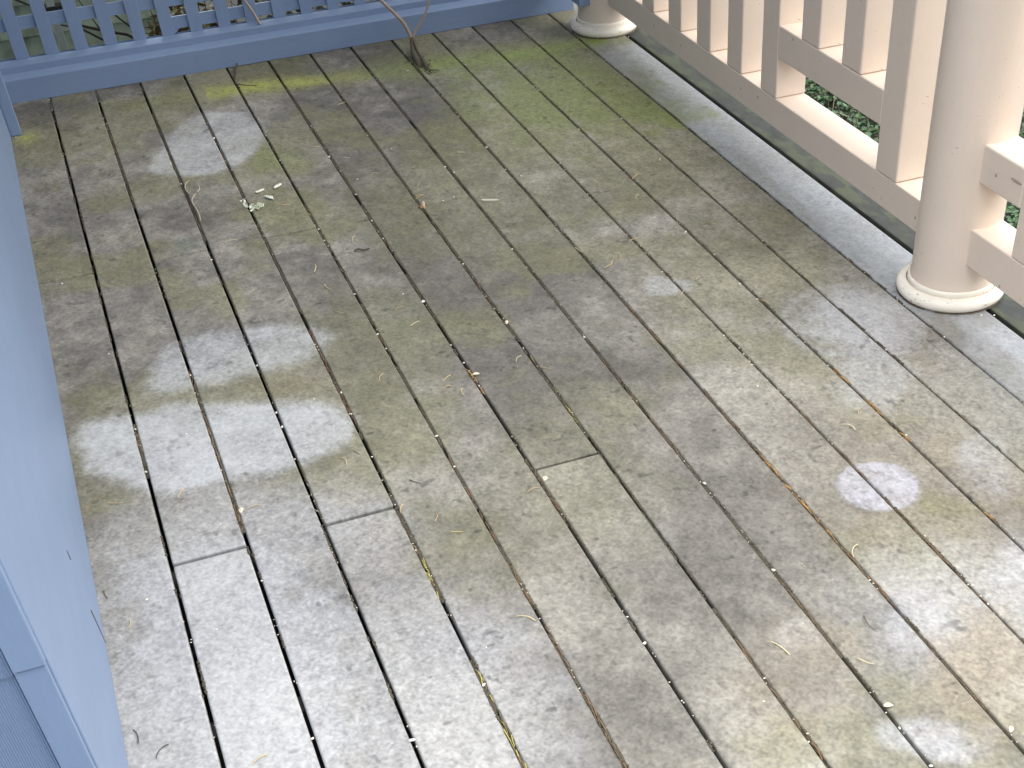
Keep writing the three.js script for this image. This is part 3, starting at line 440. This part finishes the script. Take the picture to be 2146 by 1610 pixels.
const SEEDS = [[.727, .658], [.727, .868], [.579, .605], [.864, .91], [.829, .772], [.899, 1.108], [1.045, .939], [.869, 1.027], [.735, 1.099], [.87, 1.205], [.435, .902], [.5, 1.641], [.433, 1.427], [.725, 1.376], [.867, 1.39], [.867, 1.509], [.723, 1.776], [.831, 1.829], [.865, 1.888], [.864, 2.118], [.867, 2.207], [.868, 2.315], [.584, 2.21], [.581, 2.304], [.523, 2.21], [.582, 2.482], [.725, 2.466], [.726, 2.589], [.723, 1.994], [.724, 2.067], [.436, 2.228], [.436, 2.289], [1.301, 1.059], [1.299, 1.237], [1.324, 1.301], [1.593, 1.058], [1.59, 1.83], [1.554, 1.832], [1.741, 1.831], [1.445, 2.006], [1.588, 2.039], [1.588, 2.147], [1.591, 2.234], [1.445, 2.354], [1.151, 1.72], [1.154, 2.22], [1.449, 2.447], [1.446, 2.482], [1.444, 2.497], [1.742, 2.57], [1.888, 2.578], [1.602, 2.881], [2.017, 2.532], [2.043, 2.545], [1.415, 2.582], [1.158, 2.857], [1.156, 3.154], [.865, 3.237], [1.012, 3.399], [.986, 3.447], [.581, 3.219], [.614, 3.133], [.436, 3.292], [.29, 3.222], [.064, 1.388], [.131, 1.805], [.436, 2.011], [.29, 1.987], [.146, 2.16], [.323, 2.172], [.244, 2.228], [.145, 2.334], [.091, 2.752], [.194, 2.889], [.294, 2.787], [.869, .649], [.863, .912], [1.149, 1.139], [1.161, 1.187], [1.268, .324], [1.111, 1.348], [1.077, 1.357], [1.458, .361], [1.586, .324], [1.743, .731], [1.739, 1.041], [1.718, 1.375], [1.876, .334], [1.456, 3.183], [1.451, 3.394], [1.455, 3.34], [1.451, 3.371], [1.155, 3.678], [.145, .02], [.022, .305], [2.045, .37]];
const husk = (seed) => { const g = new THREE.IcosahedronGeometry(1, 2), p = g.attributes.position, v = new THREE.Vector3(); for (let i = 0; i < p.count; i++) { v.fromBufferAttribute(p, i); const k = .8 + .45 * vn(v.x * 1.7 + seed * 9 + 40, v.y * 1.7 + v.z * 1.3 + 40); p.setXYZ(i, v.x * k, v.y * k * .62, v.z * k * .75); } g.computeVertexNormals(); return g; };
const huskGeo = [husk(1), husk(2), husk(3)], huskMats = [[.74, .68, .56], [.68, .6, .46], [.8, .76, .68]].map((c) => new THREE.MeshStandardMaterial({ color: new THREE.Color().setRGB(...c), roughness: .6 }));
const gapOf = (x) => { let b = 1; for (let k = 2; k <= 13; k++) if (Math.abs(x - gapX(k)) < Math.abs(x - gapX(b))) b = k; return b; };
const inGap = (x) => Math.abs(x - gapX(gapOf(x))) < .009, rankS = bySpot(SEEDS, (q) => inGap(q[0]) ? 'g' + gapOf(q[0]) : 'b' + boardOf(q[0]), (q) => q[1]);
let hProto = null;
for (const sd of SEEDS) {
  const [x, z] = sd;
  const gap = inGap(x);
  let m; if (!hProto) { m = hProto = new THREE.Mesh(huskGeo[0], huskMats[0]); m.castShadow = m.receiveShadow = true; } else { m = hProto.clone(); m.geometry = huskGeo[Math.floor(R() * 3)]; m.material = huskMats[Math.floor(R() * 3)]; }
  m.name = numbered('seed_husk'); m.userData = { label: gap ? `seed husk in the ${NTH[gapOf(x)]} gap from the blue wall, ${rankS.get(sd)} from the fence` : `tiny seed husk on the ${NTH[boardOf(x)]} board from the blue wall, ${rankS.get(sd)} from the fence`, category: 'seed', group: gap ? 'seed husks caught in the deck gaps' : 'seed husks lying on the boards' };
  const s = gap ? .002 + R() * .0016 * R() * 1.6 : .0015 + R() * .001; m.scale.set(s * (1 + R() * .4), s, s); m.rotation.set(0, R() * 6.28, 0); m.position.set(x, gap ? .0004 : s * .45, z); scene.add(m);
}
// larger bud scales, catkins and leaf bits, each seen singly
function scaleGeo(l, w, seed) { const g = new THREE.SphereGeometry(1, 14, 10), p = g.attributes.position; for (let i = 0; i < p.count; i++) { let x = p.getX(i), y = p.getY(i), z = p.getZ(i); const t = (x + 1) / 2, k = Math.pow(Math.sin(Math.PI * Math.min(1, .12 + t * .83)), .75) * (1 - .25 * t), n = .85 + .3 * vn(x * 2 + seed, z * 2 + y + seed); p.setXYZ(i, x * l / 2, Math.abs(y) * y * .0 + y * .0022 * n + .0035 * (1 - x * x) * .6, z * w / 2 * k * n); } g.computeVertexNormals(); return g; }
const creamTex = tex(64, 64, (i, j, c) => { const k = .8 + .4 * fbm(i / 6, j / 22, 3); c[0] = .74 * k; c[1] = .62 * k; c[2] = .43 * k; mix3(c, [.55, .25, .08], step(.6, .8, fbm(i / 14, j / 10 + 4, 2)) * .8); }, true);
const creamMat = new THREE.MeshStandardMaterial({ map: creamTex, roughness: .55 }), whiteMat = new THREE.MeshStandardMaterial({ color: new THREE.Color().setRGB(.78, .76, .62), roughness: .6 });
const orangeMat = new THREE.MeshStandardMaterial({ color: new THREE.Color().setRGB(.5, .24, .07), roughness: .7 });
const place = (m, x, z, rot, y = .0012) => { m.position.set(x, y, z); m.rotation.y = rot; return m; };
place(single('bud_scale', scaleGeo(.017, .0095, 1), creamMat, 'cream bud scale with an orange tail in the gap at mid deck', 'bud scale', null), 1.014, 2.077, 1.2);
place(single('bud_scale', scaleGeo(.018, .01, 2), creamMat, 'pointed cream bud scale beside the gap left of the darkest board', 'bud scale', null), .876, 2.268, -.15);
place(single('bud_scale', scaleGeo(.014, .012, 3), creamMat, 'round cream bud scale just below the nearest mid deck board end', 'bud scale', null), .878, 2.709, 1.0);
place(single('bud_scale', scaleGeo(.019, .0105, 4), creamMat, 'oval whitish bud scale in the gap above the left board end', 'bud scale', null), .3, 2.553, 1.3);
place(single('bud_scale', scaleGeo(.017, .012, 5), creamMat, 'cream and orange bud scale near the bottom right of the deck', 'bud scale', null), 1.163, 3.539, -.4);
place(single('bud_scale', scaleGeo(.015, .01, 6), creamMat, 'tan bud scale at the lower right photo edge', 'bud scale', null), 1.31, 3.664, .9);
const catkin = (l, s) => { const gs = []; const r = rng(s); for (let i = 0; i < 26; i++) { const t = i / 25, g = new THREE.IcosahedronGeometry(.0027 * Math.sin(Math.PI * (.15 + .7 * t)), 0); g.translate((t - .5) * l, .003 + (r() - .5) * .002, (r() - .5) * .006 + .003 * Math.sin(t * 3 + s)); gs.push(g); } gs.push(tube([[-l / 2, .003, .001 * s], [0, .003, .003], [l / 2, .003, 0]], .003, 8, 6, .7)); const ok = gs.map((g) => { g = g.index ? g.toNonIndexed() : g; return g; }); return mergeGeometries(ok); };
place(single('catkin', catkin(.026, 1), whiteMat, 'white catkin nearest the loop tendril, left one of three', 'catkin', null), .63, 1.064, .3);
place(single('catkin', catkin(.03, 2), whiteMat, 'white catkin upper right one of three on the green stain', 'catkin', null), .682, 1.055, .55);
place(single('catkin', catkin(.034, 3), whiteMat, 'longest white catkin, lowest of three on the green stain', 'catkin', null), .646, 1.122, -1.1);
{ const gs = [], r = rng(8); for (let i = 0; i < 46; i++) { const a = r() * 6.28, d = Math.sqrt(r()) * .02, g = new THREE.IcosahedronGeometry(.002 + r() * .0025, 0); g.scale(1.3, .5, 1); g.rotateY(r() * 6); g.translate(Math.cos(a) * d * 1.1, .001 + r() * .003, Math.sin(a) * d); gs.push(g); } place(single('lichen', mergeGeometries(gs), new THREE.MeshStandardMaterial({ color: new THREE.Color().setRGB(.5, .53, .36), roughness: .85 }), 'pale green lichen crumb cluster below the white catkins', 'lichen'), .603, 1.16, 0);
  const cr = []; for (let i = 0; i < 16; i++) { const g = new THREE.IcosahedronGeometry(.0022 + r() * .0022, 0); g.scale(1, .7, 1.3); g.translate((r() - .5) * .014, .001 + r() * .002, -.05 + r() * .1); cr.push(g); } place(single('white_crumbs', mergeGeometries(cr), whiteMat, 'white crumbs spilling along the gap beside the lichen cluster', null, null, 'stuff'), .578, 1.135, .1); }
single('bark_chip', (() => { const s = new THREE.Shape([[1.172, 1.4], [1.185, 1.405], [1.199, 1.412], [1.213, 1.42], [1.215, 1.428], [1.2, 1.424], [1.184, 1.417], [1.172, 1.409]].map(([x, z]) => new THREE.Vector2(x, -z))); const g = extrudeZ(s, .0025, .0006); g.rotateX(-Math.PI / 2); return g; })(), new THREE.MeshStandardMaterial({ color: new THREE.Color().setRGB(.52, .48, .36), roughness: .8 }), 'flat pale wood chip right of the far board end', 'wood chip');
{ const t = thing('dried_leaf', 'curled orange brown leaf scraps stuck in a gap at the far board end', 'leaf', null, [1.011, 0, 1.375]); for (let i = 0; i < 4; i++) part(t, 'leaf_scrap', tube([[-.006 + i * .004, .001, -.01 + i * .004], [.002 + i * .002, .01 + .003 * i, .0], [.009 - i * .004, .003, .014 - .002 * i]], .0024, 8, 4, .4), i % 2 ? creamMat : orangeMat); }

// ---------------------------------------------------------------- needles, soil and crumbs packed into the gaps
{
  const t = thing('gap_litter', 'brown needles and dirt packed into the gaps between the deck boards', null, null, [0, 0, 0], 'stuff');
  const B = [[], [], [], [], []], r = rng(77), dirt = [], pale = [];
  const zones = [[2, 1.82, 2.62, 1, 1.0], [4, 1.9, 2.4, 2, .9], [4, 2.62, 2.98, 4, 1.2], [5, 2.55, 3.7, 1, .8], [7, 2.05, 2.22, 3, 1.2], [7, 2.25, 2.6, 4, .6], [6, 2.25, 2.34, 3, 1], [6, 2.66, 2.85, 1, 1], [9, 2.1, 2.9, 1, .7], [9, 2.82, 3.3, 3, .9], [9, 3.15, 3.6, 1, .6], [8, 2.5, 3.4, 1, .6], [10, 2.3, 3.4, 1, .9], [11, 2.5, 3.2, 3, .7], [12, 2.6, 3.3, 1, .5], [4, 3.15, 3.7, 4, .8], [7, 3.2, 3.6, 1, .7], [1, 2.1, 2.35, 1, .8], [5, 1.2, 2.5, 0, .7], [4, .3, 1.8, 0, .6], [3, .3, 1.3, 0, .4], [6, .3, 2.0, 0, .6], [7, .3, 2.0, 0, .7], [8, .2, 2.5, 0, .6], [9, .2, 2.3, 0, .5], [11, .4, 2.5, 0, .5], [12, .2, 2.6, 0, .5], [13, .4, 2.7, 0, .5], [2, .3, 1.0, 0, .7], [10, .3, 2.3, 0, .5]];
  for (const [k, za, zb, kind, dens] of zones) {
    const n = Math.round((zb - za) * (kind ? 150 : 120) * dens);
    for (let i = 0; i < n; i++) {
      const z = za + r() * (zb - za); if (vn(k * 7.3, z * 14) < .38) continue;
      const w = GAPW[k] / 2, x = gapX(k) + (r() - .5) * w * 1.5, l = .012 + r() * .03, a = (r() - .5) * .3, y = -.0055 + r() * .0075;
      const q = kind === 0 ? (r() < .75 ? 0 : 1) : (r() < .6 ? kind : r() < .5 ? 1 : 0);
      B[q].push(tube([[x - Math.sin(a) * l / 2, y - .0015, z - l / 2], [x + (r() - .5) * .002, y + .001, z], [x + Math.sin(a) * l / 2, y - .0015, z + l / 2]], .0008 + r() * .0006, 4, 4, .6));
    }
    if (dens > .35) for (let z = za; z < zb; z += .006) { const d = vn(k * 3.1, z * 9 + 5); if (d < .3) continue; const g = new THREE.IcosahedronGeometry(GAPW[k] * (.42 + .35 * r()), 0); g.scale(.95, .7, 1.5); g.rotateY(r() * 3); g.translate(gapX(k) + (r() - .5) * .0022, -.0062 + r() * .0034 * dens + .003 * (d - .5), z); dirt.push(g); }
  }
  for (let k = 1; k <= 13; k++) for (let i = 0; i < 90; i++) { const z = .1 + r() * 3.6; if (vn(k * 5.7 + 20, z * 6) < .5) continue; const g = new THREE.IcosahedronGeometry(.0008 + .0013 * r() * r(), 0); g.scale(1, .7, 1 + r()); g.rotateY(r() * 3); g.translate(gapX(k) + (r() - .5) * GAPW[k] * 1.3, -.001 + r() * .0015, z); pale.push(g); }
  for (let k = 1; k <= 13; k++) for (let z = .05; z < 3.75; z += .0045) { const q = vn(k * 9.3, z * 26) * .6 + vn(k * 3.3, z * 7) * .4; if (q < .56) continue; const side = vn(k * 2.2, z * 11) > .5 ? 1 : -1, g = new THREE.IcosahedronGeometry(.0012 + .0016 * r(), 0); g.scale(1, .5, 1.6); g.rotateY(r() * 3); g.translate(gapX(k) + side * GAPW[k] * (.42 + .12 * r()), -.0015 + r() * .0015, z); dirt.push(g); }
  const cols = [[.12, .095, .06], [.2, .125, .065], [.17, .07, .05], [.52, .29, .09], [.42, .37, .1]];
  B.forEach((g, i) => { if (g.length) { const m = part(t, ['dark_needles', 'brown_needles', 'reddish_needles', 'orange_needles', 'yellow_needles'][i], mergeGeometries(g), new THREE.MeshStandardMaterial({ color: new THREE.Color().setRGB(...cols[i]), roughness: .75 })); m.userData.kind = 'stuff'; } });
  const dm = part(t, 'dirt', mergeGeometries(dirt), new THREE.MeshStandardMaterial({ color: new THREE.Color().setRGB(.075, .06, .038), roughness: .95 })); dm.userData.kind = 'stuff';
  part(t, 'pale_crumbs', mergeGeometries(pale), huskMats[1]).userData.kind = 'stuff';
}

renderer.render(scene, camera);
